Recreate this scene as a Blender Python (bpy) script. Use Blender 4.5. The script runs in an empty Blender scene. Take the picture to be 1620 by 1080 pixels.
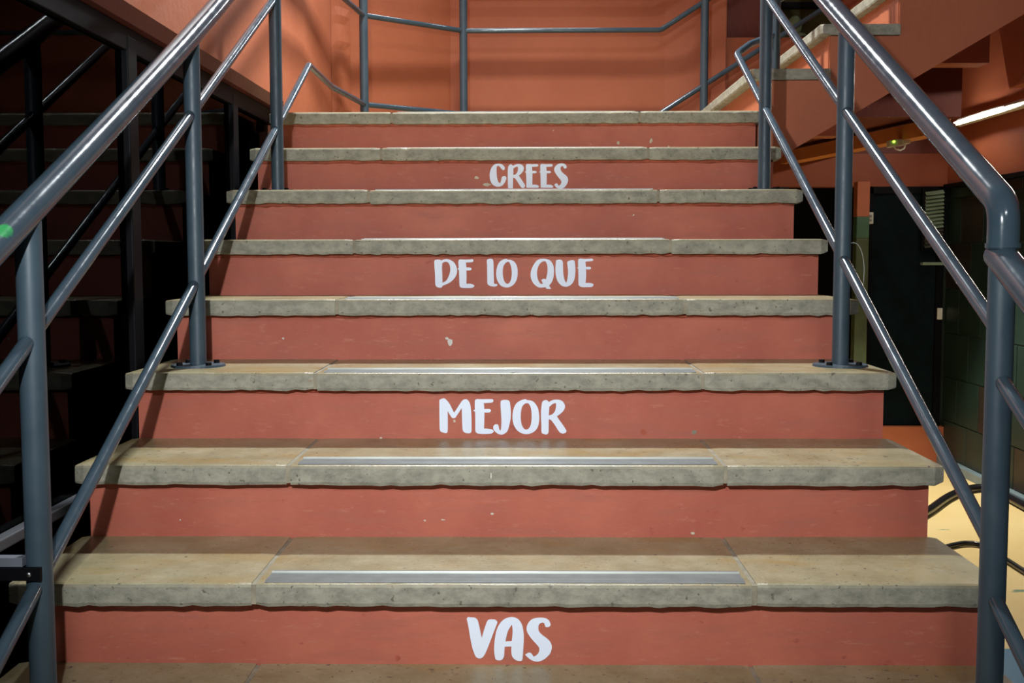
import bpy, bmesh, math, random
from mathutils import Vector, Matrix, noise
random.seed(7)
S = bpy.context.scene
COL = S.collection

# ------------------------------------------------------------------ camera
CAM = Vector((.0189, -2.119, .6302)); FPX = 1778.0
PITCH, YAW, ROLL = .0761, -.0140, -.0018
_c, _s = math.cos(YAW), math.sin(YAW)
_r = Vector((_c, -_s, 0)); _f = Vector((_s, _c, 0)); _z = Vector((0, 0, 1))
FWD = math.cos(PITCH)*_f - math.sin(PITCH)*_z
_u = math.sin(PITCH)*_f + math.cos(PITCH)*_z
RT = math.cos(ROLL)*_r + math.sin(ROLL)*_u
UP = -math.sin(ROLL)*_r + math.cos(ROLL)*_u
cd = bpy.data.cameras.new('camera'); cam = bpy.data.objects.new('camera', cd); COL.objects.link(cam)
cd.sensor_width = 36; cd.lens = FPX/1620*36; cd.clip_start = .02; cd.clip_end = 100
cam.matrix_world = Matrix(((RT.x, UP.x, -FWD.x, CAM.x), (RT.y, UP.y, -FWD.y, CAM.y), (RT.z, UP.z, -FWD.z, CAM.z), (0, 0, 0, 1)))
S.camera = cam
def ray(u, v): return FWD + RT*((u-810)/FPX) - UP*((v-540)/FPX)
def onY(u, v, Y): d = ray(u, v); return CAM + d*((Y-CAM.y)/d.y)
def onZ(u, v, Z): d = ray(u, v); return CAM + d*((Z-CAM.z)/d.z)

# ------------------------------------------------------------------ world, lights, exposure
W = bpy.data.worlds.new('world'); S.world = W; W.use_nodes = True
W.node_tree.nodes['Background'].inputs[0].default_value = (1, .82, .70, 1)
W.node_tree.nodes['Background'].inputs[1].default_value = .045
S.view_settings.view_transform = 'Standard'; S.view_settings.look = 'None'
S.view_settings.gamma = 1; S.view_settings.use_curve_mapping = False
S.view_settings.exposure = .10
def light(name, kind, loc, energy, color, aim=None, **kw):
    d = bpy.data.lights.new(name, kind); d.energy = energy; d.color = color
    for k, v in kw.items(): setattr(d, k, v)
    o = bpy.data.objects.new(name, d); o.location = loc; COL.objects.link(o)
    if aim is not None: o.rotation_euler = (Vector(aim)-Vector(loc)).to_track_quat('-Z', 'Y').to_euler()
    return o
# photographer's lamp just above and left of the lens, aimed up the flight
light('key_lamp', 'SPOT', (-.29, -1.80, 1.10), 200, (.93, .97, 1), aim=(.05, 1.3, .70), spot_size=math.radians(88), spot_blend=1.0, shadow_soft_size=.022)
# ceiling lamp over the landing
light('landing_lamp', 'AREA', (-.10, 2.70, 3.55), 104, (.90, .97, 1), aim=(-.08, 1.6, 0), shape='RECTANGLE', size=.28, size_y=.20, spread=math.radians(130))
# tube lamp high on the wall behind the landing
light('landing_wall_lamp', 'AREA', (-.10, 4.16, 2.62), 13, (.88, .97, 1), aim=(-.10, 1.2, 1.5), shape='RECTANGLE', size=1.1, size_y=.07)
# added fills: one behind the camera, one spot for the far floor
light('hall_fill', 'AREA', (.4, -5.5, 3.4), 62, (.93, .98, 1), aim=(.2, 1, .3), shape='RECTANGLE', size=1.2, size_y=.3)
light('floor_fill', 'SPOT', (2.60, 6.25, 1.40), 330, (1, .95, .82), aim=(2.5, 5.6, -1.2), spot_size=math.radians(108), spot_blend=.5, shadow_soft_size=.05)

# ------------------------------------------------------------------ materials
def nt(m): m.use_nodes = True; t = m.node_tree; t.nodes.clear(); return t
def N(t, typ, **kw):
    n = t.nodes.new(typ)
    for k, v in kw.items():
        if hasattr(n, k): setattr(n, k, v)
        else: n.inputs[k].default_value = v
    return n
def pos(t, scale=(1, 1, 1)):
    g = t.nodes.new('ShaderNodeNewGeometry'); mp = t.nodes.new('ShaderNodeVectorMath'); mp.operation = 'MULTIPLY'
    mp.inputs[1].default_value = scale; t.links.new(g.outputs['Position'], mp.inputs[0]); return mp.outputs[0]
def noise_n(t, vec, scale, detail=4, rough=.55):
    n = t.nodes.new('ShaderNodeTexNoise'); n.inputs['Scale'].default_value = scale; n.inputs['Detail'].default_value = detail
    n.inputs['Roughness'].default_value = rough; t.links.new(vec, n.inputs['Vector']); return n.outputs['Fac']
def ramp(t, fac, p0, p1, c0=(0, 0, 0, 1), c1=(1, 1, 1, 1)):
    r = t.nodes.new('ShaderNodeValToRGB'); e = r.color_ramp.elements
    e[0].position = p0; e[1].position = p1; e[0].color = c0; e[1].color = c1
    t.links.new(fac, r.inputs[0]); return r.outputs[0]
def mix(t, fac, a, b):
    m = t.nodes.new('ShaderNodeMix'); m.data_type = 'RGBA'
    for s, x in ((0, fac), (6, a), (7, b)):
        if hasattr(x, 'links') or hasattr(x, 'is_linked'): t.links.new(x, m.inputs[s])
        else: m.inputs[s].default_value = x if s == 0 else (*x, 1)
    return m.outputs[2]
def finish(t, col, rough=.5, bump=None, bdist=.002, bstr=.5, metal=0, spec=.5, coat=0, rsock=None):
    b = t.nodes.new('ShaderNodeBsdfPrincipled'); o = t.nodes.new('ShaderNodeOutputMaterial')
    if hasattr(col, 'is_linked'): t.links.new(col, b.inputs['Base Color'])
    else: b.inputs['Base Color'].default_value = (*col, 1)
    if rsock is not None: t.links.new(rsock, b.inputs['Roughness'])
    else: b.inputs['Roughness'].default_value = rough
    b.inputs['Metallic'].default_value = metal; b.inputs['Specular IOR Level'].default_value = spec
    b.inputs['Coat Weight'].default_value = coat
    if bump is not None:
        bp = t.nodes.new('ShaderNodeBump'); bp.inputs['Distance'].default_value = bdist; bp.inputs['Strength'].default_value = bstr
        t.links.new(bump, bp.inputs['Height']); t.links.new(bp.outputs[0], b.inputs['Normal'])
    t.links.new(b.outputs[0], o.inputs[0])
def simple(name, col, rough=.5, metal=0, spec=.5, var=.12, scale=8, bump=0, coat=0):
    m = bpy.data.materials.new(name); t = nt(m); p = pos(t)
    f = noise_n(t, p, scale)
    c = mix(t, ramp(t, f, .3, .7), tuple(x*(1-var) for x in col), tuple(min(1, x*(1+var)) for x in col))
    finish(t, c, rough, noise_n(t, p, 220, 3) if bump else None, .001, bump, metal, spec, coat)
    return m
def paint_red():
    m = bpy.data.materials.new('red_riser_paint'); t = nt(m); p = pos(t)
    big = ramp(t, noise_n(t, p, 3.2, 5, .6), .32, .70)
    c = mix(t, big, (.385, .093, .060), (.51, .146, .090))
    st = ramp(t, noise_n(t, pos(t, (2.5, 1, 16)), 2.2, 5, .6), .50, .74)       # horizontal wipe marks and dirt
    c = mix(t, st, c, (.39, .118, .080))
    dark = ramp(t, noise_n(t, pos(t, (6, 6, 9)), 3.1, 6, .65), .66, .74)
    c = mix(t, dark, c, (.30, .065, .045))
    chips = ramp(t, noise_n(t, pos(t, (9, 9, 11)), 2.4, 3, .5), .755, .765)
    c = mix(t, chips, c, (.62, .55, .45))
    fine = noise_n(t, pos(t, (1, 1, 1.6)), 60, 6, .7)
    scr = ramp(t, noise_n(t, pos(t, (7, 7, 30)), 3.0, 6, .7), .60, .66)
    c = mix(t, scr, c, (.47, .150, .098))
    finish(t, c, .60, fine, .0016, .5, spec=.35)
    return m
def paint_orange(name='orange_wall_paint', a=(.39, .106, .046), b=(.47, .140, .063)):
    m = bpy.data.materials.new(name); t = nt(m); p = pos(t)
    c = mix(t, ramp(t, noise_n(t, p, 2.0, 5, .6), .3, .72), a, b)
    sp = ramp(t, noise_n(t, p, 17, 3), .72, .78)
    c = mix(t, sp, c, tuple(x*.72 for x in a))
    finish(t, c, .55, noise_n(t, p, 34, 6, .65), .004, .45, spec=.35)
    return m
def stone():
    m = bpy.data.materials.new('tread_stone'); t = nt(m); p = pos(t)
    f = noise_n(t, p, 6.5, 9, .72)
    c = mix(t, ramp(t, f, .33, .66), (.250, .210, .108), (.420, .365, .225))
    och = ramp(t, noise_n(t, pos(t, (1.6, 3.5, 5)), 2.6, 5, .6), .50, .74)      # ochre stains
    c = mix(t, och, c, (.34, .24, .085))
    ge = t.nodes.new('ShaderNodeNewGeometry'); sx = t.nodes.new('ShaderNodeSeparateXYZ'); t.links.new(ge.outputs['Normal'], sx.inputs[0])
    grime = ramp(t, noise_n(t, pos(t, (9, 9, 14)), 2.5, 8, .75), .40, .64)
    fm = t.nodes.new('ShaderNodeMath'); fm.operation = 'SUBTRACT'; fm.inputs[0].default_value = 1.0; t.links.new(sx.outputs['Z'], fm.inputs[1]); fm.use_clamp = True
    fg = t.nodes.new('ShaderNodeMath'); fg.operation = 'MULTIPLY'; t.links.new(grime, fg.inputs[0]); t.links.new(fm.outputs[0], fg.inputs[1])
    c = mix(t, fm.outputs[0], c, (.350, .330, .255))                              # upright faces turn greyer than the tops
    c = mix(t, fg.outputs[0], c, (.200, .192, .148))
    pit = ramp(t, noise_n(t, p, 85, 2, .5), .66, .72)
    c = mix(t, pit, c, (.13, .115, .085))
    red = ramp(t, noise_n(t, pos(t, (4, 4, 10)), 4.0, 5, .7), .70, .78)
    c = mix(t, red, c, (.30, .15, .10))
    rr = ramp(t, noise_n(t, p, 9, 4), .3, .7, (.24, .24, .24, 1), (.40, .40, .40, 1))
    rn = mix(t, fm.outputs[0], rr, (.7, .7, .7))
    finish(t, c, .3, noise_n(t, p, 120, 5, .7), .0016, .7, spec=.45, rsock=rn)
    return m
def rail_paint(name, r0, r1, sp, ct):
    m = bpy.data.materials.new(name); t = nt(m); p = pos(t)
    c = mix(t, ramp(t, noise_n(t, p, 14, 4), .3, .7), (.036, .060, .080), (.048, .076, .098))
    q = t.nodes.new('ShaderNodeVectorMath'); q.operation = 'DISTANCE'; t.links.new(pos(t), q.inputs[0]); q.inputs[1].default_value = GREEN
    nz = noise_n(t, p, 60, 2); ad = t.nodes.new('ShaderNodeMath'); ad.operation = 'MULTIPLY_ADD'; t.links.new(nz, ad.inputs[0]); ad.inputs[1].default_value = .02; t.links.new(q.outputs['Value'], ad.inputs[2])
    g = ramp(t, ad.outputs[0], .038, .041, (1, 1, 1, 1), (0, 0, 0, 1))
    c = mix(t, g, c, (.03, .30, .09))
    rr = ramp(t, noise_n(t, p, 26, 5), .35, .7, (r0, r0, r0, 1), (r1, r1, r1, 1))
    finish(t, c, .27, noise_n(t, p, 60, 3), .0004, .2, spec=sp, coat=ct, rsock=rr)
    return m
def yellow_floor():
    m = bpy.data.materials.new('yellow_painted_floor'); t = nt(m); p = pos(t)
    c = mix(t, ramp(t, noise_n(t, p, 1.4, 5), .3, .7), (.78, .58, .25), (.86, .68, .34))
    gr = ramp(t, noise_n(t, pos(t, (1.1, 3.4, 1)), 1.5, 5, .6), .63, .66)
    c = mix(t, gr, c, (.22, .30, .20))
    sx = t.nodes.new('ShaderNodeSeparateXYZ'); t.links.new(pos(t), sx.inputs[0])
    bl = t.nodes.new('ShaderNodeMath'); bl.operation = 'LESS_THAN'; bl.inputs[1].default_value = 3.0; t.links.new(sx.outputs['Y'], bl.inputs[0])
    c = mix(t, bl.outputs[0], c, (.03, .17, .34))
    finish(t, c, .38, noise_n(t, p, 30, 4), .001, .3, spec=.5)
    return m
def glass_mat():
    m = bpy.data.materials.new('dark_glazing'); t = nt(m)
    tr = t.nodes.new('ShaderNodeBsdfTransparent'); tr.inputs[0].default_value = (.35, .37, .38, 1)
    gl = t.nodes.new('ShaderNodeBsdfGlossy'); gl.inputs['Roughness'].default_value = .012; gl.inputs[0].default_value = (.17, .17, .17, 1)
    fr = t.nodes.new('ShaderNodeFresnel'); fr.inputs[0].default_value = 1.5
    mx = t.nodes.new('ShaderNodeMixShader'); o = t.nodes.new('ShaderNodeOutputMaterial')
    t.links.new(fr.outputs[0], mx.inputs[0]); t.links.new(tr.outputs[0], mx.inputs[1]); t.links.new(gl.outputs[0], mx.inputs[2]); t.links.new(mx.outputs[0], o.inputs[0])
    return m
def emit(name, col, k):
    m = bpy.data.materials.new(name); t = nt(m); e = t.nodes.new('ShaderNodeEmission'); e.inputs[0].default_value = (*col, 1); e.inputs[1].default_value = k
    o = t.nodes.new('ShaderNodeOutputMaterial'); t.links.new(e.outputs[0], o.inputs[0]); return m
T, R, TH, OH = .33, .17, .045, .037
RAIL_L, RAIL_R = -.851, .8375
def rail_z(y, off): return off + R/T*(y-.165) # tread level at a post on tread n is n*R
GREEN = (-0.8300, -0.2970, 0.6914)
M_RED = paint_red(); M_OR = paint_orange(); M_MAROON = paint_orange('maroon_paint_and_shade', (.13, .026, .016), (.17, .034, .020))  # maroon: panel and trim colour, also stands in for far-room shade
M_ST = stone(); M_RAIL = rail_paint('worn_blue_grey_enamel', .13, .21, .5, .06); M_POST = rail_paint('blue_grey_enamel', .40, .55, .5, 0); M_FLOOR = yellow_floor(); M_GLASS = glass_mat()
M_GROUT = simple('pale_grout', (.28, .245, .175), .8, var=.25, scale=30, bump=.4)
M_BED = simple('red_mortar_bed', (.36, .080, .042), .75, var=.3, scale=40, bump=.6)
M_RIDGE = simple('white_ridge', (.78, .82, .76), .30)
M_ALU = simple('aluminium_strip', (.16, .165, .16), .55, metal=.0, spec=.25, var=.15, scale=25)
M_BLACK = simple('black_frame', (.004, .004, .005), .55, spec=.1)
M_DARK = simple('unlit_room_black', (.010, .010, .011), .9, spec=.1)  # near-black colour stands for the darkness of unlit rooms
M_GREEN = simple('dark_green_block_paint', (.009, .024, .017), .5, var=.3, scale=3, bump=.4)
M_BROWN = simple('brown_block_paint', (.020, .014, .009), .5, var=.3, scale=3, bump=.4)
M_JOINT = simple('green_joint', (.115, .155, .11), .8, var=.2)
M_TEAL = simple('dark_teal_door_paint', (.003, .009, .011), .8, spec=.12, var=.3)
M_OLIVE = simple('olive_green_paint', (.065, .085, .036), .6, var=.2)
M_WHITE = simple('white_plastic', (.76, .73, .62), .45, var=.06)
M_VINYL = simple('white_vinyl', (.79, .85, 1.0), .6, var=.03)
M_HOSE = simple('black_rubber', (.012, .010, .014), .28, spec=.6)
M_SLAT = simple('pale_green_slat', (.26, .34, .22), .5, var=.15)
M_LED = emit('led_tube_glow', (1, .96, .86), 85)
M_GLOW = emit('green_led', (.35, 1, .05), 4)
M_STEEL = simple('bright_bolt', (.6, .62, .65), .3, metal=1)
M_SKIRT = simple('blue_grey_skirting', (.16, .22, .25), .5)
M_WIRE = simple('grey_wire', (.45, .47, .42), .4)

# ------------------------------------------------------------------ helpers
def tag(o, label=None, cat=None, group=None, kind=None):
    if label: o['label'] = label
    if cat: o['category'] = cat
    if group: o['group'] = group
    if kind: o['kind'] = kind
    return o
def thing(name, loc, label, cat, group=None):
    o = bpy.data.objects.new(name, None); o.location = loc; o.empty_display_size = .1; COL.objects.link(o)
    o['wl'] = tuple(loc)
    return tag(o, label, cat, group)
def origin(o):
    v = Vector((0, 0, 0))
    while o is not None: v += o.location; o = o.parent
    return v
def obj(name, bm, mat, parent=None, smooth=False):
    """link a bmesh given in world coordinates as ONE mesh object; its origin sits at the base of its own shape"""
    lo = Vector((min(v.co.x for v in bm.verts), min(v.co.y for v in bm.verts), min(v.co.z for v in bm.verts)))
    hi = Vector((max(v.co.x for v in bm.verts), max(v.co.y for v in bm.verts), max(v.co.z for v in bm.verts)))
    org = Vector(((lo.x+hi.x)/2, (lo.y+hi.y)/2, lo.z))
    bmesh.ops.recalc_face_normals(bm, faces=bm.faces[:])
    for v in bm.verts: v.co -= org
    me = bpy.data.meshes.new(name); bm.to_mesh(me); bm.free(); me.materials.append(mat)
    if smooth:
        for p in me.polygons: p.use_smooth = True
    o = bpy.data.objects.new(name, me); COL.objects.link(o)
    o.location = org - (origin(parent) if parent else Vector((0, 0, 0)))
    if parent: o.parent = parent
    return o
def box(x0, x1, y0, y1, z0, z1, bev=0, bm=None):
    bm = bm or bmesh.new()
    r = bmesh.ops.create_cube(bm, size=1)
    for v in r['verts']:
        v.co = Vector((x0+(v.co.x+.5)*(x1-x0), y0+(v.co.y+.5)*(y1-y0), z0+(v.co.z+.5)*(z1-z0)))
    if bev:
        es = list({e for v in r['verts'] for e in v.link_edges})
        bmesh.ops.bevel(bm, geom=es, offset=bev, segments=2, affect='EDGES', profile=.6)
    return bm
def prism(poly, axis, a, b, bm=None):
    """extrude polygon (2-tuples) along axis from a to b"""
    bm = bm or bmesh.new()
    def P(p, t):
        return Vector((t, p[0], p[1])) if axis == 'x' else Vector((p[0], t, p[1])) if axis == 'y' else Vector((p[0], p[1], t))
    A = [bm.verts.new(P(p, a)) for p in poly]; B = [bm.verts.new(P(p, b)) for p in poly]
    bm.faces.new(A); bm.faces.new(B[::-1])
    for i in range(len(poly)):
        j = (i+1) % len(poly); bm.faces.new((A[i], B[i], B[j], A[j]))
    return bm
def fillet(pts, rad, seg=8):
    pts = [Vector(p) for p in pts]; out = [pts[0]]
    for i in range(1, len(pts)-1):
        a, b, c = pts[i-1], pts[i], pts[i+1]
        d1 = (a-b); d2 = (c-b); ang = d1.angle(d2)
        if rad <= 0 or math.pi-ang < .02: out.append(b); continue
        t = min(rad/math.tan(ang/2), d1.length*.45, d2.length*.45)
        p1 = b+d1.normalized()*t; p2 = b+d2.normalized()*t
        for k in range(seg+1):
            s = k/seg; out.append(p1*(1-s)**2+b*2*s*(1-s)+p2*s*s)
    out.append(pts[-1]); return out
def tube(pts, r, seg=18, bm=None):
    bm = bm or bmesh.new(); P0 = [Vector(p) for p in pts]; pts = [P0[0]]
    for a, b in zip(P0, P0[1:]):              # extra rings near the ends of long straight runs keep the shading true
        d = b-a
        if d.length > .12:
            e = d.normalized()*.012; pts += [a+e]+[a+d*k/4 for k in (1, 2, 3)]+[b-e]
        pts.append(b)
    n = len(pts)
    prev = None; rings = []
    for i, p in enumerate(pts):
        t = (pts[min(i+1, n-1)]-pts[max(i-1, 0)]).normalized()
        if prev is None:
            x = t.orthogonal().normalized()
        else:
            x = prev - t*prev.dot(t); x.normalize()
        prev = x; y = t.cross(x)
        m = 1.0
        if 0 < i < n-1:
            h = (pts[i+1]-p).angle(pts[i]-pts[i-1])/2; m = 1/max(.5, math.cos(h))
        rings.append([bm.verts.new(p+(x*math.cos(2*math.pi*k/seg)+y*math.sin(2*math.pi*k/seg))*r) for k in range(seg)])
    for a, b in zip(rings, rings[1:]):
        for k in range(seg): bm.faces.new((a[k], a[(k+1) % seg], b[(k+1) % seg], b[k]))
    for rg in (rings[0][::-1], rings[-1]): bm.faces.new([bm.verts.new(v.co) for v in rg])
    return bm
def structure(name, bm, mat, label=None):
    o = obj(name, bm, mat); o['kind'] = 'structure'
    if label: o['label'] = label
    return o

# ------------------------------------------------------------------ setting
FZ = -1.19
YB = 4.30
WXL, WXR = -1.0, 3.66
floor = structure('floor', box(-3.2, WXR+.1, -4, 7.9, FZ-.06, FZ), M_FLOOR, 'yellow painted hall floor with worn green marks and a blue area near the stairs')
structure('ceiling', box(-1.15, 2.6, 1.2, 4.4, 3.60, 3.70), M_OR, 'orange ceiling over the landing')
structure('wall_left', box(WXL-.10, WXL, -1.5, YB, 1.275, 3.6), M_OR, 'orange upper wall standing on the beam left of the stairs')
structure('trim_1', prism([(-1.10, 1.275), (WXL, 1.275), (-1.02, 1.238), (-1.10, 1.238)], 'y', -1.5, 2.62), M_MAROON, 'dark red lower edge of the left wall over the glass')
structure('wall_left_lower', box(WXL-.10, WXL, 2.62, YB, FZ, 1.275), M_OR, 'orange wall beside the landing')
structure('wall_back_left', prism([(WXL, 3.88), (-.40, YB+.01), (WXL, YB+.01)], 'z', FZ, 3.6), M_OR, 'angled orange wall between the left wall and the back wall')
# rough plaster corner strip
bm = bmesh.new(); rows = []
for k in range(60):
    zz = 1.0+2.6*k/59; w = .05+.012*noise.noise(Vector((1, 2, zz*9)))
    d = .022+.020*noise.noise(Vector((5, 3, zz*21)))
    rows.append([bm.verts.new((WXL+.001, 3.80, zz)), bm.verts.new((WXL+.012+d*.5, 3.815, zz)), bm.verts.new((WXL+.03+d*.6, 3.835, zz)), bm.verts.new((WXL+w+d*.5, 3.875, zz)), bm.verts.new((WXL+w+.03, 3.90+.03, zz))])
for a, b in zip(rows, rows[1:]):
    for i in range(4): bm.faces.new((a[i], a[i+1], b[i+1], b[i]))
tag(obj('trim_2', bm, M_OR), 'lumpy orange plaster strip in the corner behind the landing', kind='structure')
# back wall with the opening behind the right flight
ox0, ox1, oz0, oz1 = 1.135, 1.78, 1.845, 2.75
bm = box(WXL-.1, .93, YB, YB+.16, FZ, 3.6); box(.93, ox0, YB, YB+.16, 1.22, 3.6, bm=bm); box(ox0, ox1, YB, YB+.16, 1.30, oz0, bm=bm); box(ox0, ox1, YB, YB+.16, oz1, 3.6, bm=bm); box(ox1, 2.6, YB, YB+.16, 1.7, 3.6, bm=bm)
back = structure('wall_back', bm, M_OR, 'orange plaster wall behind the landing rail')
structure('wall_back_return', prism([(.68, YB+.01), (1.125, YB-.03), (1.125, YB+.01)], 'z', 1.25, 3.6), M_OR, 'slightly turned right part of the back wall')
w1 = bpy.data.objects.new('window_1', None); w1.location = ((ox0+ox1)/2, YB+.1, oz0); COL.objects.link(w1); w1['kind'] = 'structure'; w1['label'] = 'dark opening with green shapes behind the right flight'
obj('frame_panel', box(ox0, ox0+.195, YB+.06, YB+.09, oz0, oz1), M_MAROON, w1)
obj('frame_post', box(ox0+.20, ox0+.25, YB+.05, YB+.10, oz0, oz1), M_BLACK, w1)
obj('frame_rail', box(ox0+.25, ox1, YB+.05, YB+.10, 2.02, 2.05), M_BLACK, w1)
obj('backing', box(ox0+.195, ox1, YB+.135, YB+.15, oz0, oz1), simple('dim_olive_view', (.055, .050, .012), .9, var=.6, scale=6), w1)
for i, (u, v, w, h) in enumerate(((1258, 40, .042, .058), (1262, 55, .05, .014))):
    p = onY(u, v, YB+.11); bm = bmesh.new(); bmesh.ops.create_icosphere(bm, subdivisions=2, radius=1)
    for q in bm.verts: q.co = Vector((p.x+q.co.x*w, p.y+q.co.y*.015, p.z+q.co.z*h))
    obj('pale_leaf', bm, simple('pale_green_leaf', (.26, .40, .24), .6), w1, True)

# --- far side room on the right
YD = 7.70
lint = 1.22
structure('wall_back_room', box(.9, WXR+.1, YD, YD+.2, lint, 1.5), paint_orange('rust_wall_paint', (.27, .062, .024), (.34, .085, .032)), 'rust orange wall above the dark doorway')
structure('wall_back_room_upper', box(.9, WXR+.1, YD, YD+.2, 1.5, 3.4), M_MAROON, 'upper wall above the doorway, coloured maroon for shade')  # maroon puts the lack of light up here into the colour
structure('ceiling_low', box(1.0, 2.68, 4.9, YD-.01, 1.475, 2.9), M_MAROON, 'bulkhead over the doorway area, coloured maroon for shade')  # sized to cover the dark zone; its maroon holds the shade
structure('wall_plinth', box(.9, WXR+.1, YD-.05, YD+.2, FZ, -.865), M_OR, 'orange painted sill under the dark doorway')
structure('wall_dark_room', box(.9, WXR+.1, YD+.9, YD+1.0, FZ, lint+.2), M_DARK, 'dark back of the doorway recess')
structure('wall_doorway_left', box(.9, 2.28, YD+.02, YD+.1, -.865, lint), simple('black_teal_paint', (.010, .016, .017), .6), 'near black wall beside the doorway')
d1 = bpy.data.objects.new('door_1', None); d1.location = (3.15, YD, -.865); COL.objects.link(d1); d1['kind'] = 'structure'; d1['label'] = 'near black teal door in the far doorway'
x0d, x1d = onY(1372, 500, YD).x, onY(1489, 500, YD).x
obj('door_leaf', box(x0d, x1d, YD+.03, YD+.07, -.865, 1.16, .004), M_TEAL, d1)
for fx in (x0d, x1d-.02): obj('door_frame', box(fx-.03, fx+.03, YD+.0, YD+.06, -.865, lint), M_BLACK, d1)
obj('door_head', box(x0d, x1d, YD, YD+.06, 1.16, lint), M_BLACK, d1)
p = onY(1486, 496, YD); obj('latch_plate', box(p.x-.022, p.x+.022, YD-.02, YD, p.z-.05, p.z+.05, .006), M_WHITE, d1)
# louvre window on the door's upper right
w2 = bpy.data.objects.new('window_2', None); w2.location = (3.5, YD-.05, .7); COL.objects.link(w2); w2['kind'] = 'structure'; w2['label'] = 'louvre panel of pale green slats beside the dark door'
a = onY(1465, 302, YD-.06); b = onY(1493, 396, YD-.06)
obj('louvre_frame', box(a.x-.02, b.x+.02, YD-.04, YD-.015, b.z, a.z+.02), M_BLACK, w2)
for k in range(15):
    zz = a.z-.02-k*(a.z-b.z-.03)/15
    bm = prism([(YD-.075, zz-.017), (YD-.07, zz-.021), (YD-.035, zz+.008), (YD-.04, zz+.012)], 'x', a.x, b.x-.01)
    for v in bm.verts: v.co.z += (v.co.x-a.x)*.12
    obj('slat', bm, M_SLAT if k < 10 else simple('dim_grey_slat', (.075, .07, .05), .6), w2)  # lower slats take a darker copy to stand for dimmer light
p = onY(1478, 417, YD-.06); obj('sill', box(a.x-.02, b.x, YD-.09, YD-.02, p.z-.012, p.z+.012, .003), M_SLAT, w2)
# green and orange pillar left of the door
pl = thing('painted_pillar', (2.81, YD-.3, FZ), 'narrow green pillar with orange top left of the dark door', 'pillar')
p0, p1 = onY(1351, 400, YD-.3).x, onY(1371, 400, YD-.3).x
obj('shaft', box(p0, p1, YD-.36, YD-.25, FZ, onY(1360, 377, YD-.3).z, .006), M_OLIVE, pl)
obj('upper_shaft', box(p0, p1, YD-.36, YD-.25, onY(1360, 377, YD-.3).z, onY(1360, 343, YD-.3).z, .006), simple('mid_green_paint', (.055, .13, .07), .6), pl)
obj('capital', box(p0, p1, YD-.36, YD-.25, onY(1360, 343, YD-.3).z, lint+.02, .006), M_OR, pl)
p = onY(1375, 345, YD-.02)
sw = thing('light_switch', (p.x, YD-.02, p.z), 'small pale switch plate between the green pillar and the dark door', 'switch')
obj('plate', box(p.x-.026, p.x+.026, YD-.06, YD+.0, p.z-.05, p.z+.05, .006), M_WHITE, sw)
for dz in (-.022, .014): obj('rocker', box(p.x-.010, p.x+.010, YD-.068, YD-.059, p.z+dz-.008, p.z+dz+.012, .002), simple('grey_rocker', (.3, .31, .3), .5), sw)

# right wall: green blocks below, orange above
wr = structure('wall_right', box(WXR, WXR+.15, -1.5, YD+.1, FZ, 3.4), M_JOINT, 'side wall of dark green painted blocks under orange plaster')
up_ = obj('orange_plaster', box(WXR-.02, WXR, -1.5, YD, 1.235, 3.4), M_OR, wr)
obj('cornice', box(WXR-.055, WXR-.0, -1.5, YD, 1.20, 1.235), M_BLACK, wr)
obj('skirting', box(WXR-.07, WXR, 1.0, YD-.05, FZ, FZ+.07, .004), M_SKIRT, wr)
BL, BH, GAP = .46, .381, .010
rowz = -.417
k0 = math.floor((FZ+.07-rowz)/BH)
for kz in range(k0, 6):
    z0 = max(rowz+kz*BH, FZ+.07); z1 = min(rowz+(kz+1)*BH, 1.20)
    if z1-z0 < .03: continue
    yy = YD-.10-(.23 if kz % 2 else 0)
    if kz % 2: yy += .0
    y1 = YD
    y0 = YD-.32-(0 if kz % 2 else .23)
    while y1 > 3.2:
        br = random.random() < .16
        obj('block', box(WXR-.014-random.random()*.003, WXR, y0+GAP/2, y1-GAP/2, z0+GAP/2, z1-GAP/2, .003), M_BROWN if br else M_GREEN, wr)
        y1 = y0; y0 -= BL
# oblique ceiling beam and hanging wall
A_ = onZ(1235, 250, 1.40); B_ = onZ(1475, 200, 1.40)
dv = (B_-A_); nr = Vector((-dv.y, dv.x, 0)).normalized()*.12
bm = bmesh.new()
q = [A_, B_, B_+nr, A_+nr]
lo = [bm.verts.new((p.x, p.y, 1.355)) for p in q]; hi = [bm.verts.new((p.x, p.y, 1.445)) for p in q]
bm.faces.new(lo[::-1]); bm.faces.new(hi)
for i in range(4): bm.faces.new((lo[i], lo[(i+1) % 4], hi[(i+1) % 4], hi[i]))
tag(obj('trim_3', bm, paint_orange('floor_lit_orange', (.62, .21, .055), (.68, .25, .07))), 'oblique orange beam crossing under the right flight', kind='structure')  # brighter orange puts the floor's bounce light into the beam colour
structure('wall_hanging', prism([(1.2, 1.66), (4.98, 1.66), (5.27, 2.31), (5.5, 3.4), (1.2, 3.4)], 'x', 3.0, 3.09), M_OR, 'red wall panel hanging above the lamp at the upper right')
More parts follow.
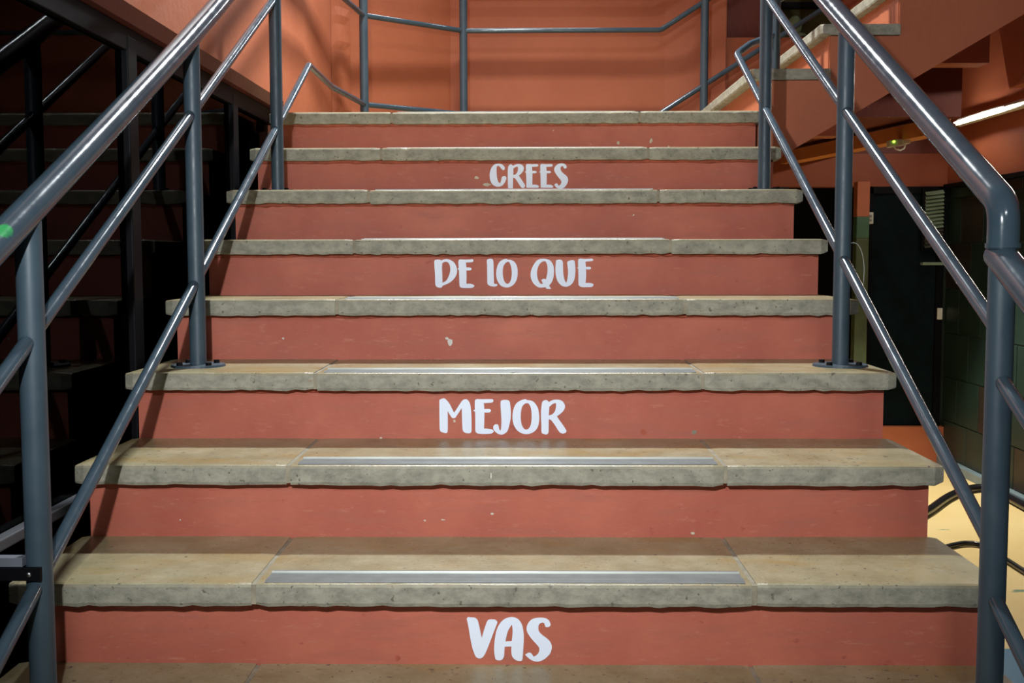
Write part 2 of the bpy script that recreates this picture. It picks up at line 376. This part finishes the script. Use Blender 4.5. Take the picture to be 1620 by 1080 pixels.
# LED tube lamp on the right wall
lt = thing('tube_lamp', (3.5, 4.6, 1.70), 'glowing white tube lamp under the hanging red panel at upper right', 'lamp')
l0 = onZ(1513, 194, 1.70); l1 = onZ(1640, 157, 1.70); dd = (l1-l0); l2 = Vector((min(l1.x, 3.53), 3.0, 1.70))
bm = bmesh.new(); vs = []
for L in (l0, l0+(l1-l0)*.35, l1, l2):
    hw = .005 if L is l0 else .015
    vs.append([bm.verts.new(L+Vector((-.012+a*.5, 0, b))) for a, b in ((-.004, hw), (-.024, -hw*.2), (-.012, -hw))])
for a, b in zip(vs, vs[1:]):
    for k in range(3): bm.faces.new((a[k], a[(k+1) % 3], b[(k+1) % 3], b[k]))
bm.faces.new(vs[0][::-1]); bm.faces.new(vs[-1])
obj('tube', bm, M_LED, lt)
obj('housing', tube([l0+Vector((.028, .02, .0)), l2+Vector((.028, 0, .0))], .034, 6), M_WHITE, lt)
# wall sensor with a green LED
def uof(P): d = P-CAM; return 810+FPX*d.dot(RT)/d.dot(FWD)
tt = next(k/200 for k in range(201) if uof(A_+(B_-A_)*(k/200)) >= 1419)
sp = onY(1419, 226, (A_+(B_-A_)*tt).y-.045)
t = thing('wall_sensor', sp, 'small beige box with green light hanging from the oblique beam', 'sensor')
bm = box(sp.x-.058, sp.x+.05, sp.y-.02, sp.y+.03, sp.z-.022, sp.z+.022, .006)
for v in bm.verts: v.co.z += (v.co.x-sp.x)*.14
obj('case', bm, M_WHITE, t)
bm = box(sp.x+.03, sp.x+.078, sp.y-.028, sp.y+.04, sp.z-.006, sp.z+.038, .005); obj('bracket', bm, M_WHITE, t)
bm = bmesh.new(); bmesh.ops.create_icosphere(bm, subdivisions=2, radius=.008)
for v in bm.verts: v.co += Vector((sp.x-.026, sp.y-.022, sp.z+.006))
obj('indicator_light', bm, M_GLOW, t, True)
obj('cable', tube([sp+Vector(o) for o in ((-.02, .0, -.02), (-.008, -.005, -.04), (.02, -.005, -.048), (.045, 0, -.035), (.058, .005, 0))], .005, 8), M_WHITE, t, True)

# ------------------------------------------------------------------ main staircase
WL, WR, JL, JR, SO = -.9900, .9343, -.5116, .4543, .022
st = thing('staircase', (0, .5, FZ), 'wide terracotta staircase with stone treads rising between two railings', 'staircase')
def slab(x0, x1, y0, y1, z, th, seed, endl=False, endr=False):
    bm = bmesh.new(); n = max(6, int((x1-x0)/.022)); rows = []
    r = .007
    for i in range(n+1):
        s = i/n; x = x0+(x1-x0)*s
        e = 0
        if i == 0 or i == n: e = .0035
        big = .010 if ((i == 0 and endl) or (i == n and endr)) else e
        V = Vector((x*17+seed*3.1, seed*1.7, z*5))
        a = noise.noise(V)*.0014; b = noise.noise(V*2.3)*.0035+noise.noise(V*6.1)*.0022; c = noise.noise(V*.6)*.0016
        chip = max(0, noise.noise(V*4.7+Vector((9, 0, 0)))-.42)*.016
        yf = y0+a+big
        prof = [(yf+.003, z-th+b+big*.4), (yf, z-th+.007+b*.6), (yf+a, z-.020), (yf+chip*.5, z-r-chip+c*.4-big*.2), (yf+r*.35+chip*.7, z-r*.30-chip*.6-big*.3), (yf+r+chip, z+c*.3-big*.35), (yf+.05, z+c*.3-big*.35), (y1, z+c*.2-big*.35), (y1, z-th), (yf+.05, z-th+b*.3)]
        if i == 0: xx = x
        else: xx = x
        rows.append([bm.verts.new((xx, p[0], p[1])) for p in prof])
    m = len(rows[0])
    for a, b in zip(rows, rows[1:]):
        for k in range(m): bm.faces.new((a[k], b[k], b[(k+1) % m], a[(k+1) % m]))
    bm.faces.new(rows[0]); bm.faces.new(rows[-1][::-1])
    return bm
N0, N1 = -6, 7
for n in range(N0, N1+1):
    y0, z = n*T, n*R
    y1 = (n+1)*T+OH+.004 if n < N1 else (n+1)*T+.10
    # stair body / riser: a stepped block with its painted front
    rb = box(WL+SO, WR-SO, y0+OH, (n+1)*T+OH-.001 if n < N1 else y0+.30, FZ if n < 0 else max(FZ, z-1.1), z-TH-.004)
    obj('riser', rb, M_RED, st)
    # ragged red mortar line under the nosing
    bm = bmesh.new(); rows = []; nn = 90
    for i in range(nn+1):
        x = WL+SO+.002+(WR-WL-2*SO-.004)*i/nn; V = Vector((x*14, n*3.3, 1))
        d = .010+.004*noise.noise(V)+.004*noise.noise(V*3.1)
        rows.append([bm.verts.new((x, y0+OH-.006-abs(noise.noise(V*2))*.006, z-TH+.006)), bm.verts.new((x, y0+OH-.004, z-TH-d*.6)), bm.verts.new((x, y0+OH+.003, z-TH-d)), bm.verts.new((x, y0+OH+.003, z-TH+.006))])
    for a, b in zip(rows, rows[1:]):
        for k in range(4): bm.faces.new((a[k], b[k], b[(k+1) % 4], a[(k+1) % 4]))
    bm.faces.new(rows[0]); bm.faces.new(rows[-1][::-1])
    obj('mortar_bed', bm, M_BED, st, True)
    g = .0045
    for j, (xa, xb) in enumerate(((WL, JL-g), (JL+g, JR-g), (JR+g, WR))):
        if n == N1 or n < 0:
            pass
        jj = random.uniform(-.002, .002)
        o = obj('tread_slab', slab(xa, xb, y0+jj, y1, z+random.uniform(-.0012, .0012), TH, n*3+j, j == 0, j == 2), M_ST, st)
        if j == 1:
            bm = bmesh.new()
            prof = [(.010, -.004), (.010, .0010), (.016, .0016), (.019, .0030), (.024, .0030), (.027, .0014), (.031, .0030), (.036, .0030), (.040, .0014), (.094, .0010), (.094, -.004)]
            rg = [(.0735-.0042*math.cos(math.pi*q/8), .0010+.0042*math.sin(math.pi*q/8)) for q in range(9)]
            obj('strip_ridge', prism([(y0+p[0], z+p[1]) for p in rg], 'x', xa+.016, xb-.012), M_RIDGE, o, True)
            obj('nosing_strip', prism([(y0+p[0], z+p[1]) for p in prof], 'x', xa+.016, xb-.012), M_ALU, o)
    for xj in (JL, JR):
        bm = box(xj-.0048, xj+.0048, y0+.004, y1-.01, z-TH+.004, z-.0022, .0); obj('grout_joint', bm, M_GROUT, st)
LZ = N1*R
M_CHIP = simple('bare_plaster', (.58, .50, .38), .8); M_PALE = simple('pale_paint_fleck', (.62, .60, .55), .8)
for (u, v, w, h, n, front, mt) in ((712, 542, 7, 11, 3, 0, M_PALE), (707, 535, 5, 4, 3, 0, M_PALE), (1098, 684, 8, 7, 2, 0, M_GROUT), (1018, 683, 8, 9, 2, 0, M_BED), (1096, 843, 6, 4, 1, 0, M_CHIP), (978, 226, 4, 5, 7, 0, M_CHIP), (1030, 223, 4, 7, 7, 0, M_CHIP), (1221, 424, 4, 2, 5, 0, M_PALE), (754, 281, 6, 4, 6, 0, M_CHIP), (770, 292, 13, 5, 6, 0, M_CHIP), (448, 535, 3, 3, 3, 0, M_PALE), (672, 823, 3, 3, 1, 0, M_CHIP), (701, 822, 6, 2, 1, 0, M_CHIP), (719, 666, 4, 4, 2, 0, M_CHIP), (629, 1041, 9, 9, 0, 0, M_BED), (777, 752, 2, 11, 1, 1, M_PALE), (841, 443, 4, 4, 5, 0, M_PALE), (285, 822, 2, 2, 1, 0, M_PALE)):
    Yc = n*T+(OH if not front else 0)-.0016*(front+.35)
    cc = onY(u, v, Yc); k = (Yc-CAM.y)/FPX; pl_ = []
    for i in range(9):
        aa = 2*math.pi*i/9; rr_ = random.uniform(.65, 1.15)
        pl_.append((cc.x+math.cos(aa)*w*.6*k*rr_, cc.z+math.sin(aa)*h*.6*k*rr_))
    obj('paint_chip', prism(pl_, 'y', Yc-.0004, Yc+.0012), mt, st)
lp_ = [(WL, N1*T+.435), (WR, N1*T+.435), (WR, YB-.045), (-.42, YB-.045), (WL, 3.85)]
obj('landing_slab', prism(lp_, 'z', LZ-.25, LZ), M_ST, st)
obj('landing_base', prism([(WL+.02, N1*T+.305), (WR-.02, N1*T+.305), (WR-.02, YB-.05), (-.42, YB-.05), (WL+.02, 3.85)], 'z', -.3, LZ-.25), M_OR, st)

# --- right flight
T2 = .268; Y2 = 2.352; XJ = .893
rf = thing('staircase', (1.5, 3.3, LZ), 'short orange flight with stone treads climbing to the right from the landing', 'staircase')
def slab_x(x0, x1, ya, yb, z, th, seed):
    bm = slab(-(yb), -(ya), x0, x1, z, th, seed, True, True)
    for v in bm.verts: v.co = Vector((v.co.y, -v.co.x, v.co.z))
    return bm
SF = .62
for k in range(6):
    xk = XJ+k*T2; zk = LZ+(k+1)*R
    obj('tread_slab', slab_x(xk, xk+T2+OH+.004, Y2, YB-.045, zk, TH, 40+k), M_ST, rf)
    obj('riser', box(xk+OH, xk+T2+OH-.001, Y2+SO, YB-.05, zk-.22, zk-TH), M_OR, rf)
# stringer face with the sloping soffit edge
pa = onY(1240, 245, Y2+.02); pb = onY(1530, 75, Y2+.02); sl = (pb.z-pa.z)/(pb.x-pa.x)
top = [(XJ+OH+.004, LZ-.02)]
for k in range(6):
    xk = XJ+k*T2+OH+.004; zk = LZ+(k+1)*R-TH-.002
    top += [(xk, zk), (xk+T2, zk)]
xe = XJ+6*T2+OH
poly = [(WR-.01, pa.z-(pa.x-WR+.01)*sl)]+[(WR-.01, LZ-.06)]+top+[(xe, pa.z+(xe-pa.x)*sl)]
obj('side_wall', prism(poly, 'y', Y2+.015, Y2+.14), M_OR, rf)

# ------------------------------------------------------------------ railings
PR, MR, HR = .0215, .0135, .0270
O1, O2, O3 = .224, .658, .862
def post(root, x, y, zb, zt, plate=True, r=PR):
    o = obj('post', tube([(x, y, zb), (x, y, zt)], r, 20), M_POST, root, True)
    if plate:
        bm = bmesh.new(); bmesh.ops.create_cone(bm, segments=36, radius1=.071, radius2=.069, depth=.006, cap_ends=True)
        for v in bm.verts: v.co += Vector((x, y, zb+.0035))
        obj('base_plate', bm, M_POST, o)
        for k in range(4):
            aa = math.pi/4+k*math.pi/2; bm = bmesh.new(); bmesh.ops.create_cone(bm, segments=6, radius1=.0085, radius2=.0075, depth=.009, cap_ends=True)
            for v in bm.verts: v.co += Vector((x+.054*math.cos(aa), y+.054*math.sin(aa), zb+.010))
            obj('bolt', bm, M_BLACK, o)
    return o
YC = 2.43           # where the flight railing meets the landing
YE = -1.30
lr = thing('stair_railing', (RAIL_L, .8, -.68), 'blue grey tubular railing on the left side, running round behind the landing', 'railing')
rr = thing('stair_railing', (RAIL_R, .8, -.68), 'blue grey tubular railing on the right side with a bent handrail end', 'railing')
for root, x in ((lr, RAIL_L), (rr, RAIL_R)):
    for n in (-4, -1, 2, 5):
        y = (n+.5)*T
        top_ = rail_z(y, O3)-.005
        if root is rr and n == -1: top_ = .655
        if root is lr and n < 0: top_ += .018
        post(root, x, y, n*R, top_, True, PR*1.06 if n == -1 else PR)
# left: rails climb, bend at the landing, run back and across behind it
YP = YC-.02
zl1, zl2, zl3 = LZ+.20, LZ+.64, LZ+.843
P575 = onY(575, 33, 3.60); x575 = P575.x; y575 = 3.60
P733 = onY(733, 58, 4.0); x733, y733 = P733.x, 4.0
xc, yc_ = onY(1045, 62, 4.0).x, 4.0
def back_path(z, x): # from landing corner to the back corner
    return [(x+.00, 3.0, z), (x575, y575, z), (x733, y733, z), (xc, yc_, z)]
xe2 = 2.35; s2 = R/T2
def lrail(off, zl, r, name):
    ysc = YC if off > .3 else YC
    pts = [(RAIL_L, YE, rail_z(YE, off)), (RAIL_L-.004, YC, zl)]
    if r > .02: pts[:1] = [(RAIL_L, yy_, rail_z(yy_, off-.006+.021*max(0, .85-yy_)**1.5)) for yy_ in (YE, -.9, -.55, -.25, 0, .25, .5, .75, 1.0)]
    pts += back_path(zl, RAIL_L-.012) + [(xe2, yc_, zl+(xe2-xc)*s2)]
    return obj(name, tube(fillet(pts, .05 if r < .02 else .09), r, 18), M_RAIL, lr, True)
lrail(O1, zl1, MR, 'mid_rail'); lrail(O2, zl2, MR, 'mid_rail'); lrail(O3, zl3, HR, 'handrail')
for (x, y, r) in ((x575, y575, PR), (x733, y733, PR)): post(lr, x, y, LZ, zl3, True)
x1115 = onY(1115, 20, 4.0).x
post(lr, x1115, 4.0, LZ+R, zl3+(x1115-xc)*s2, True)
post(lr, 2.0, 4.0, LZ+4*R, zl3+(2.0-xc)*s2, False)
# glass clamp at the lowest left post
y = -.165; p = onY(62, 910, y)
cb = obj('glass_clamp', box(-1.055, RAIL_L+.014, y-.030, y-.022, .062, .086, .001), M_BLACK, lr)
obj('clamp_plate', box(-1.055, RAIL_L-.018, y-.028, y-.006, .0865, .103, .001), simple('grey_plate', (.15, .16, .19), .6), cb)
bm = bmesh.new(); bmesh.ops.create_icosphere(bm, subdivisions=2, radius=.005)
for v in bm.verts: v.co = Vector((RAIL_L-.006+v.co.x, y-.031+v.co.y*.6, .074+v.co.z))
obj('clamp_bolt', bm, M_STEEL, cb, True)
# right: two rails wrap the landing corner and climb with the right flight, the handrail too
OR1, OR2, OR3 = .285, .664, .872
xq, yq = onY(1226, 60, 2.50).x, 2.50
for off, off2 in ((OR1, .205), (OR2, .590)):
    zc = rail_z(2.36, off)
    obj('mid_rail', tube(fillet([(RAIL_R, -.165, rail_z(-.165, off)), (RAIL_R, 2.36, zc), (RAIL_R+.06, 2.40, zc+.045), (xq, yq, zc+.10)], .055, 10), MR, 18), M_RAIL, rr, True)
    obj('mid_rail', tube([(RAIL_R, YE, rail_z(YE, off2)), (RAIL_R, -.165, rail_z(-.165, off2))], MR, 18), M_RAIL, rr, True)
    obj('mid_rail', tube([(xq, yq, LZ+R+off), (2.3, yq, LZ+R+off+(2.3-xq)*R/T2)], MR, 18), M_RAIL, rr, True)
zc = rail_z(2.36, OR3)
obj('handrail', tube(fillet([(RAIL_R, -.165, .640), (RAIL_R, -.165, rail_z(-.165, OR3)+.014), (RAIL_R, 2.36, zc), (xq, yq, zc+.08), (2.3, yq, zc+.08+(2.3-xq)*R/T2)], .11, 14), HR, 20), M_RAIL, rr, True)
obj('weld_ring', tube([(RAIL_R, -.165, .642), (RAIL_R, -.165, .650)], HR+.0025, 20), M_RAIL, rr, True)
obj('lower_handrail', tube([(RAIL_R, -.150, .632), (RAIL_R, YE, .632-(YE*-1-.150)*R/T)], HR, 18), M_RAIL, rr, True)
post(rr, xq, yq, LZ+R, LZ+R+.84, True)
post(rr, 2.2, yq, LZ+5*R, LZ+R+.84+(2.2-xq)*R/T2, False)

# ------------------------------------------------------------------ glass partition on the left
gx = -1.062
gp = thing('glass_partition', (gx, .9, FZ), 'dark glass partition in black frames left of the stairs', 'partition')
mull = [-.25, .93, 2.0]
ends = [-1.45]+mull+[2.60]
for ya, yb in zip(ends, ends[1:]):
    obj('pane', box(gx-.004, gx+.004, ya+.03, yb-.03, FZ+.05, 1.18), M_GLASS, gp)
for ym in mull:
    obj('mullion', box(gx-.05, gx+.022, ym-.035, ym+.035, FZ, 1.215, .004), M_BLACK, gp)
obj('transom', box(gx+.006, gx+.034, -1.45, 2.60, .045, .068, .003), simple('grey_transom', (.07, .075, .085), .6), gp)
obj('top_frame', box(gx-.03, gx+.02, -1.45, 2.60, 1.175, 1.236, .003), M_BLACK, gp)
obj('bottom_frame', box(gx-.03, gx+.02, -1.45, 2.60, FZ, FZ+.05, .003), M_BLACK, gp)
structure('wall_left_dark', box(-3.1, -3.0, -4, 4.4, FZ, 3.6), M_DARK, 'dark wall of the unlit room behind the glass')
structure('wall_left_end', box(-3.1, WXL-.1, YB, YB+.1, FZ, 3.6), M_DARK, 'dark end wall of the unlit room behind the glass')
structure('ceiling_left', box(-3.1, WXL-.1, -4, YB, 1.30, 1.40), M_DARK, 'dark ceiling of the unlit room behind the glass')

# ------------------------------------------------------------------ lettering
def crop(ox, oy, sc): return lambda p: (ox+p[0]/sc, oy+p[1]/sc)
c = 'c'
E_OFF = 278
ECR = [(762,90),(790,66),(880,70),(980,68),(1005,92),(980,115),(880,122,c),(885,200,c),(945,200),(972,222),(945,245),(888,246,c),(885,465,c),(970,470),(1015,500),(1000,528,c),(770,528,c),(768,350),(763,236,c),(738,220,c),(762,206,c)]
WORDS = [
 ('VAS', 0, 'white brush lettering VAS on the lowest riser in view', [
  ('V', crop(730,970,10.125), [[(85,85,c),(105,60),(150,62),(215,68),(255,100),(275,160),(300,270),(325,395,c),(360,270),(410,130),(440,100),(500,95),(550,105),(575,140),(560,190),(520,290),(460,450),(400,600),(350,690),(295,720),(240,700),(210,650),(170,530),(135,350),(110,200)]]),
  ('A', crop(730,970,10.125), [[(545,725),(525,600),(530,450),(560,280),(610,170),(690,90),(800,58),(900,85),(965,170),(992,280),(1000,400),(990,580),(975,740),(945,760),(870,745),(815,690),(800,620),(800,528,c),(695,532,c),(688,600),(680,690),(640,745),(580,748)],[(808,178,c),(750,270),(720,370),(705,450,c),(805,445,c),(818,330),(818,240)]]),
  ('S', crop(730,970,10.125), [[(1350,215),(1400,215),(1428,180),(1400,110),(1340,75),(1250,68),(1150,85),(1080,140),(1045,220),(1055,300),(1120,400),(1200,490),(1245,550),(1240,620),(1200,670),(1155,692,c),(1120,640),(1075,628),(1020,660,c),(1070,710),(1140,755),(1230,770),(1330,730),(1420,640),(1448,540),(1425,460),(1370,400),(1290,340),(1240,280),(1235,200),(1265,155),(1315,148),(1335,180)]])]),
 ('MEJOR', 2, 'white brush lettering MEJOR on the riser between VAS and DE LO QUE', [
  ('M', crop(690,625,14.727), [[(75,110,c),(120,85),(175,70),(225,95),(300,180),(350,270),(415,405,c),(470,330),(560,190),(620,115),(690,92),(745,120),(790,200),(810,320),(822,500),(825,700),(820,850),(780,885),(700,880),(640,850),(615,790),(605,600),(600,440),(597,295,c),(530,400),(470,490),(445,525),(380,532),(330,470),(268,365,c),(272,600),(268,840),(240,880),(170,870),(90,825),(78,600),(75,350)]]),
  ('E', crop(690,625,14.727), [[(905,125),(945,90),(1040,92),(1200,90),(1310,92),(1335,125),(1310,165),(1220,178),(1110,182,c),(1118,250),(1122,322,c),(1200,320),(1255,325),(1278,360),(1255,395),(1200,405),(1125,402,c),(1122,600),(1115,775,c),(1200,778),(1300,795),(1342,840),(1300,885),(1200,900),(1020,898),(950,880),(915,835),(912,600),(908,385,c),(862,355,c),(902,335,c),(900,230)]]),
  ('J', crop(790,625,14.727), [[(30,150),(60,118),(130,108),(200,115),(240,150),(258,260),(268,400),(262,540),(240,660),(215,760),(175,850),(90,910),(27,915),(-43,890),(-123,820),(-143,760),(-128,700),(-73,675),(-28,690),(-13,740),(2,800),(25,828,c),(40,760),(48,600),(38,400),(28,250)]]),
  ('O', crop(790,625,14.727), [[(605,90),(500,120),(400,185),(340,290),(310,420),(308,560),(340,700),(420,820),(520,885),(630,905),(740,885),(840,820),(905,710),(930,560),(920,400),(890,280),(820,175),(740,125),(645,112,c)],[(660,185),(590,200),(530,270),(505,380),(498,520),(515,660),(560,760),(625,800),(690,765),(730,690),(750,560),(748,400),(730,280),(690,205)]]),
  ('R', crop(790,625,14.727), [[(985,220),(1000,160),(1040,120),(1090,112),(1130,130),(1152,160,c),(1220,120),(1310,102),(1400,108),(1470,140),(1515,200),(1530,270),(1500,350),(1430,425),(1340,490,c),(1400,580),(1480,690),(1560,820),(1545,870),(1480,892),(1410,865),(1360,800),(1290,690),(1200,575),(1150,562,c),(1148,700),(1145,860),(1110,910),(1050,905),(985,870),(978,700),(970,500),(972,350)],[(1300,185),(1240,205),(1165,268,c),(1158,370),(1150,468,c),(1220,450),(1280,395),(1310,320),(1322,240),(1318,195)]])]),
 ('DE LO QUE', 4, 'white brush lettering DE LO QUE on the riser between MEJOR and CREES', [
  ('D', crop(680,400,11.571), [[(85,140),(130,122),(180,122),(205,138,c),(260,118),(320,112),(400,140),(460,195),(495,280),(495,370),(460,450),(390,525),(320,565),(235,600,c),(215,630),(170,635),(120,615),(100,570),(95,400),(85,250)],[(228,185,c),(270,165),(315,165),(355,200),(375,280),(365,370),(330,460),(290,515),(232,545,c),(228,400),(222,280)]]),
  ('E', crop(680,400,11.571), [[(525,145),(550,118),(620,122),(720,120),(780,115),(800,145),(770,168),(660,175,c),(668,265,c),(740,268),(765,292),(740,318),(670,320,c),(672,450),(668,565,c),(750,565),(810,590),(810,615),(770,638),(660,642),(580,636),(545,605),(538,450),(532,312,c),(508,292,c),(528,272,c),(524,200)]]),
  ('L', crop(680,400,11.571), [[(1045,130),(1075,110),(1120,106),(1155,125),(1165,200),(1170,400),(1175,562,c),(1225,570),(1238,590),(1215,610),(1150,615),(1085,595),(1055,560),(1050,400),(1048,250)]]),
  ('O', crop(680,400,11.571), [[(1395,108),(1330,125),(1265,180),(1225,280),(1215,400),(1235,500),(1290,590),(1350,622),(1420,632),(1500,605),(1565,540),(1600,450),(1608,340),(1595,240),(1550,165),(1490,130),(1425,122,c)],[(1440,162),(1390,180),(1350,240),(1335,330),(1340,430),(1365,520),(1415,565),(1460,540),(1490,470),(1500,370),(1490,260),(1465,190)]]),
  ('Q', crop(830,400,14.087), [[(400,128),(310,145),(240,205),(170,320),(135,440),(140,560),(190,670),(270,745),(350,772),(465,762,c),(490,800,c),(592,800,c),(545,728,c),(610,640),(645,520),(652,380),(635,270),(580,180),(500,138)],[(430,185),(370,210),(315,280),(280,390),(278,500),(300,600),(340,670),(375,690),(408,688,c),(370,600,c),(430,575),(475,590,c),(500,480),(512,360),(500,260),(465,190)]]),
  ('U', crop(830,400,14.087), [[(700,165,c),(770,145),(830,165),(852,210),(855,320),(865,480),(890,600),(928,670,c),(955,570),(968,420),(955,280),(950,205),(990,175),(1060,160),(1110,180),(1125,280),(1130,420),(1110,580),(1060,680),(980,740),(900,752),(820,725),(740,640),(700,520),(685,400),(690,260)]]),
  ('E', crop(830,400,14.087), [[(1195,155),(1230,125),(1320,132),(1420,128),(1505,128),(1530,155),(1500,180),(1355,195,c),(1365,310,c),(1450,308),(1482,338),(1450,368),(1368,365,c),(1368,520),(1358,668,c),(1450,668),(1520,685),(1535,715),(1500,755),(1400,762),(1270,760),(1215,730),(1200,690),(1198,500),(1195,352,c),(1165,332,c),(1193,325,c),(1192,240)]])]),
 ('CREES', 6, 'white brush lettering CREES on the upper riser, touching the tread below', [
  ('C', crop(770,254,12.273), [[(325,185),(352,160),(345,120),(300,75),(230,58),(150,75),(90,145),(60,240),(62,350),(95,440),(150,490),(225,508),(300,485),(350,425),(382,350),(370,310),(335,298),(295,320),(280,380),(265,430),(250,438,c),(220,400),(200,320),(192,220),(195,120),(220,100),(255,120),(290,165)]]),
  ('R', crop(770,254,12.273), [[(415,130),(440,85),(475,72),(512,100,c),(570,72),(630,66),(690,85),(722,140),(710,200),(670,250),(625,290,c),(680,375),(745,480),(720,530),(680,530),(640,480),(590,400),(545,340),(512,330,c),(510,430),(508,540,c),(415,540,c),(410,400),(408,250)],[(600,118),(555,130),(518,158),(518,220),(515,280,c),(560,265),(590,230),(605,180)]]),
  ('E', crop(770,254,12.273), [ECR]),
  ('E', crop(770+E_OFF/12.273,254,12.273), [ECR]),
  ('S', crop(770,254,12.273), [[(1505,152),(1550,140),(1545,95),(1500,60),(1450,52),(1380,70),(1325,120),(1310,180),(1335,245),(1390,320),(1440,385),(1448,430),(1425,470),(1395,488,c),(1375,450),(1345,442),(1308,470,c),(1340,510),(1375,538),(1440,545),(1500,528),(1560,450),(1580,370),(1560,310),(1500,255),(1450,205),(1432,150),(1450,115),(1480,108)]])]),
]
def smooth_loop(L):
    """closed Catmull-Rom through the points; corner points stay sharp"""
    n = len(L); out = []
    for i in range(n):
        p0, p1, p2, p3 = L[i-1], L[i], L[(i+1) % n], L[(i+2) % n]
        P = [Vector(q[:2]) for q in (p0, p1, p2, p3)]
        m1 = (P[2]-P[0])*.5 if len(p1) == 2 else (P[2]-P[1])
        m2 = (P[3]-P[1])*.5 if len(p2) == 2 else (P[2]-P[1])
        d = (P[2]-P[1]).length
        for m in (m1, m2):
            if m.length > d*1.2: m *= d*1.2/m.length
        k = 4
        for s in range(k):
            t = s/k; h = t*t*t; q = t*t
            out.append(P[1]*(2*h-3*q+1)+m1*(h-2*q+t)+P[2]*(-2*h+3*q)+m2*(h-q))
    return out
dg = None
for word, n, lab, letters in WORDS:
    Y = n*T+OH-.0008
    c0 = onY(*letters[len(letters)//2][1](letters[len(letters)//2][2][0][0]), Y)
    root = thing('wall_lettering', (c0.x, Y, n*R-TH-.1), lab, 'lettering')
    for ch, f, loops in letters:
        cu = bpy.data.curves.new('glyph', 'CURVE'); cu.dimensions = '2D'; cu.fill_mode = 'BOTH'; cu.extrude = .0005
        for L in loops:
            L2 = [tuple(f(q[:2]))+tuple(q[2:]) for q in L]
            P = [onY(q.x, q.y, Y) for q in smooth_loop(L2)]
            sp_ = cu.splines.new('POLY'); sp_.points.add(len(P)-1); sp_.use_cyclic_u = True
            for a, q in zip(sp_.points, P): a.co = (q.x, q.z, 0, 1)
        co = bpy.data.objects.new('glyph', cu); COL.objects.link(co)
        bpy.context.view_layer.update()
        me = bpy.data.meshes.new_from_object(co.evaluated_get(bpy.context.evaluated_depsgraph_get()))
        bpy.data.objects.remove(co); bpy.data.curves.remove(cu)
        bm = bmesh.new(); bm.from_mesh(me); bpy.data.meshes.remove(me)
        for v in bm.verts: v.co = Vector((v.co.x, Y-v.co.z, v.co.y))
        obj('letter', bm, M_VINYL, root)

# ------------------------------------------------------------------ hoses and wire
def floor_pts(px, lift=.03): return [onZ(u, v, FZ+lift) for u, v in px]
def spline(P, k=8):
    P = [P[0]]+list(P)+[P[-1]]; out = []
    for i in range(1, len(P)-2):
        for s in range(k):
            t = s/k; a, b, c_, d = P[i-1], P[i], P[i+1], P[i+2]
            out.append(.5*((2*b)+(c_-a)*t+(2*a-5*b+4*c_-d)*t*t+(3*b-a-3*c_+d)*t*t*t))
    out.append(P[-2]); return out
h1 = obj('thick_hose', tube(spline(floor_pts([(1290, 812), (1390, 836), (1430, 828), (1468, 808), (1500, 786), (1530, 774), (1560, 772), (1590, 784), (1620, 800), (1680, 832), (1740, 868), (1830, 905)], .033)), .030, 12), M_HOSE, None, True)
tag(h1, 'thick black hose arching across the yellow floor, behind the thinner hose', 'hose')
h2 = obj('thin_hose', tube(spline(floor_pts([(1330, 860), (1430, 882), (1470, 872), (1508, 862), (1530, 859), (1555, 863), (1590, 884), (1620, 903), (1680, 940), (1750, 975), (1840, 985)], .02)), .016, 12), M_HOSE, None, True)
tag(h2, 'thinner black hose on the yellow floor, nearer the stairs', 'hose')
wp = [(1344, 386), (1352, 384), (1362, 395), (1367, 420), (1366, 450)]
w_ = obj('loose_wire', tube(spline([onY(u, v, .835) for u, v in [(1335, 388)]+wp[1:]]), .0007, 6), M_WIRE, None, True)
tag(w_, 'thin loose wire looping from the middle post of the right railing', 'wire')
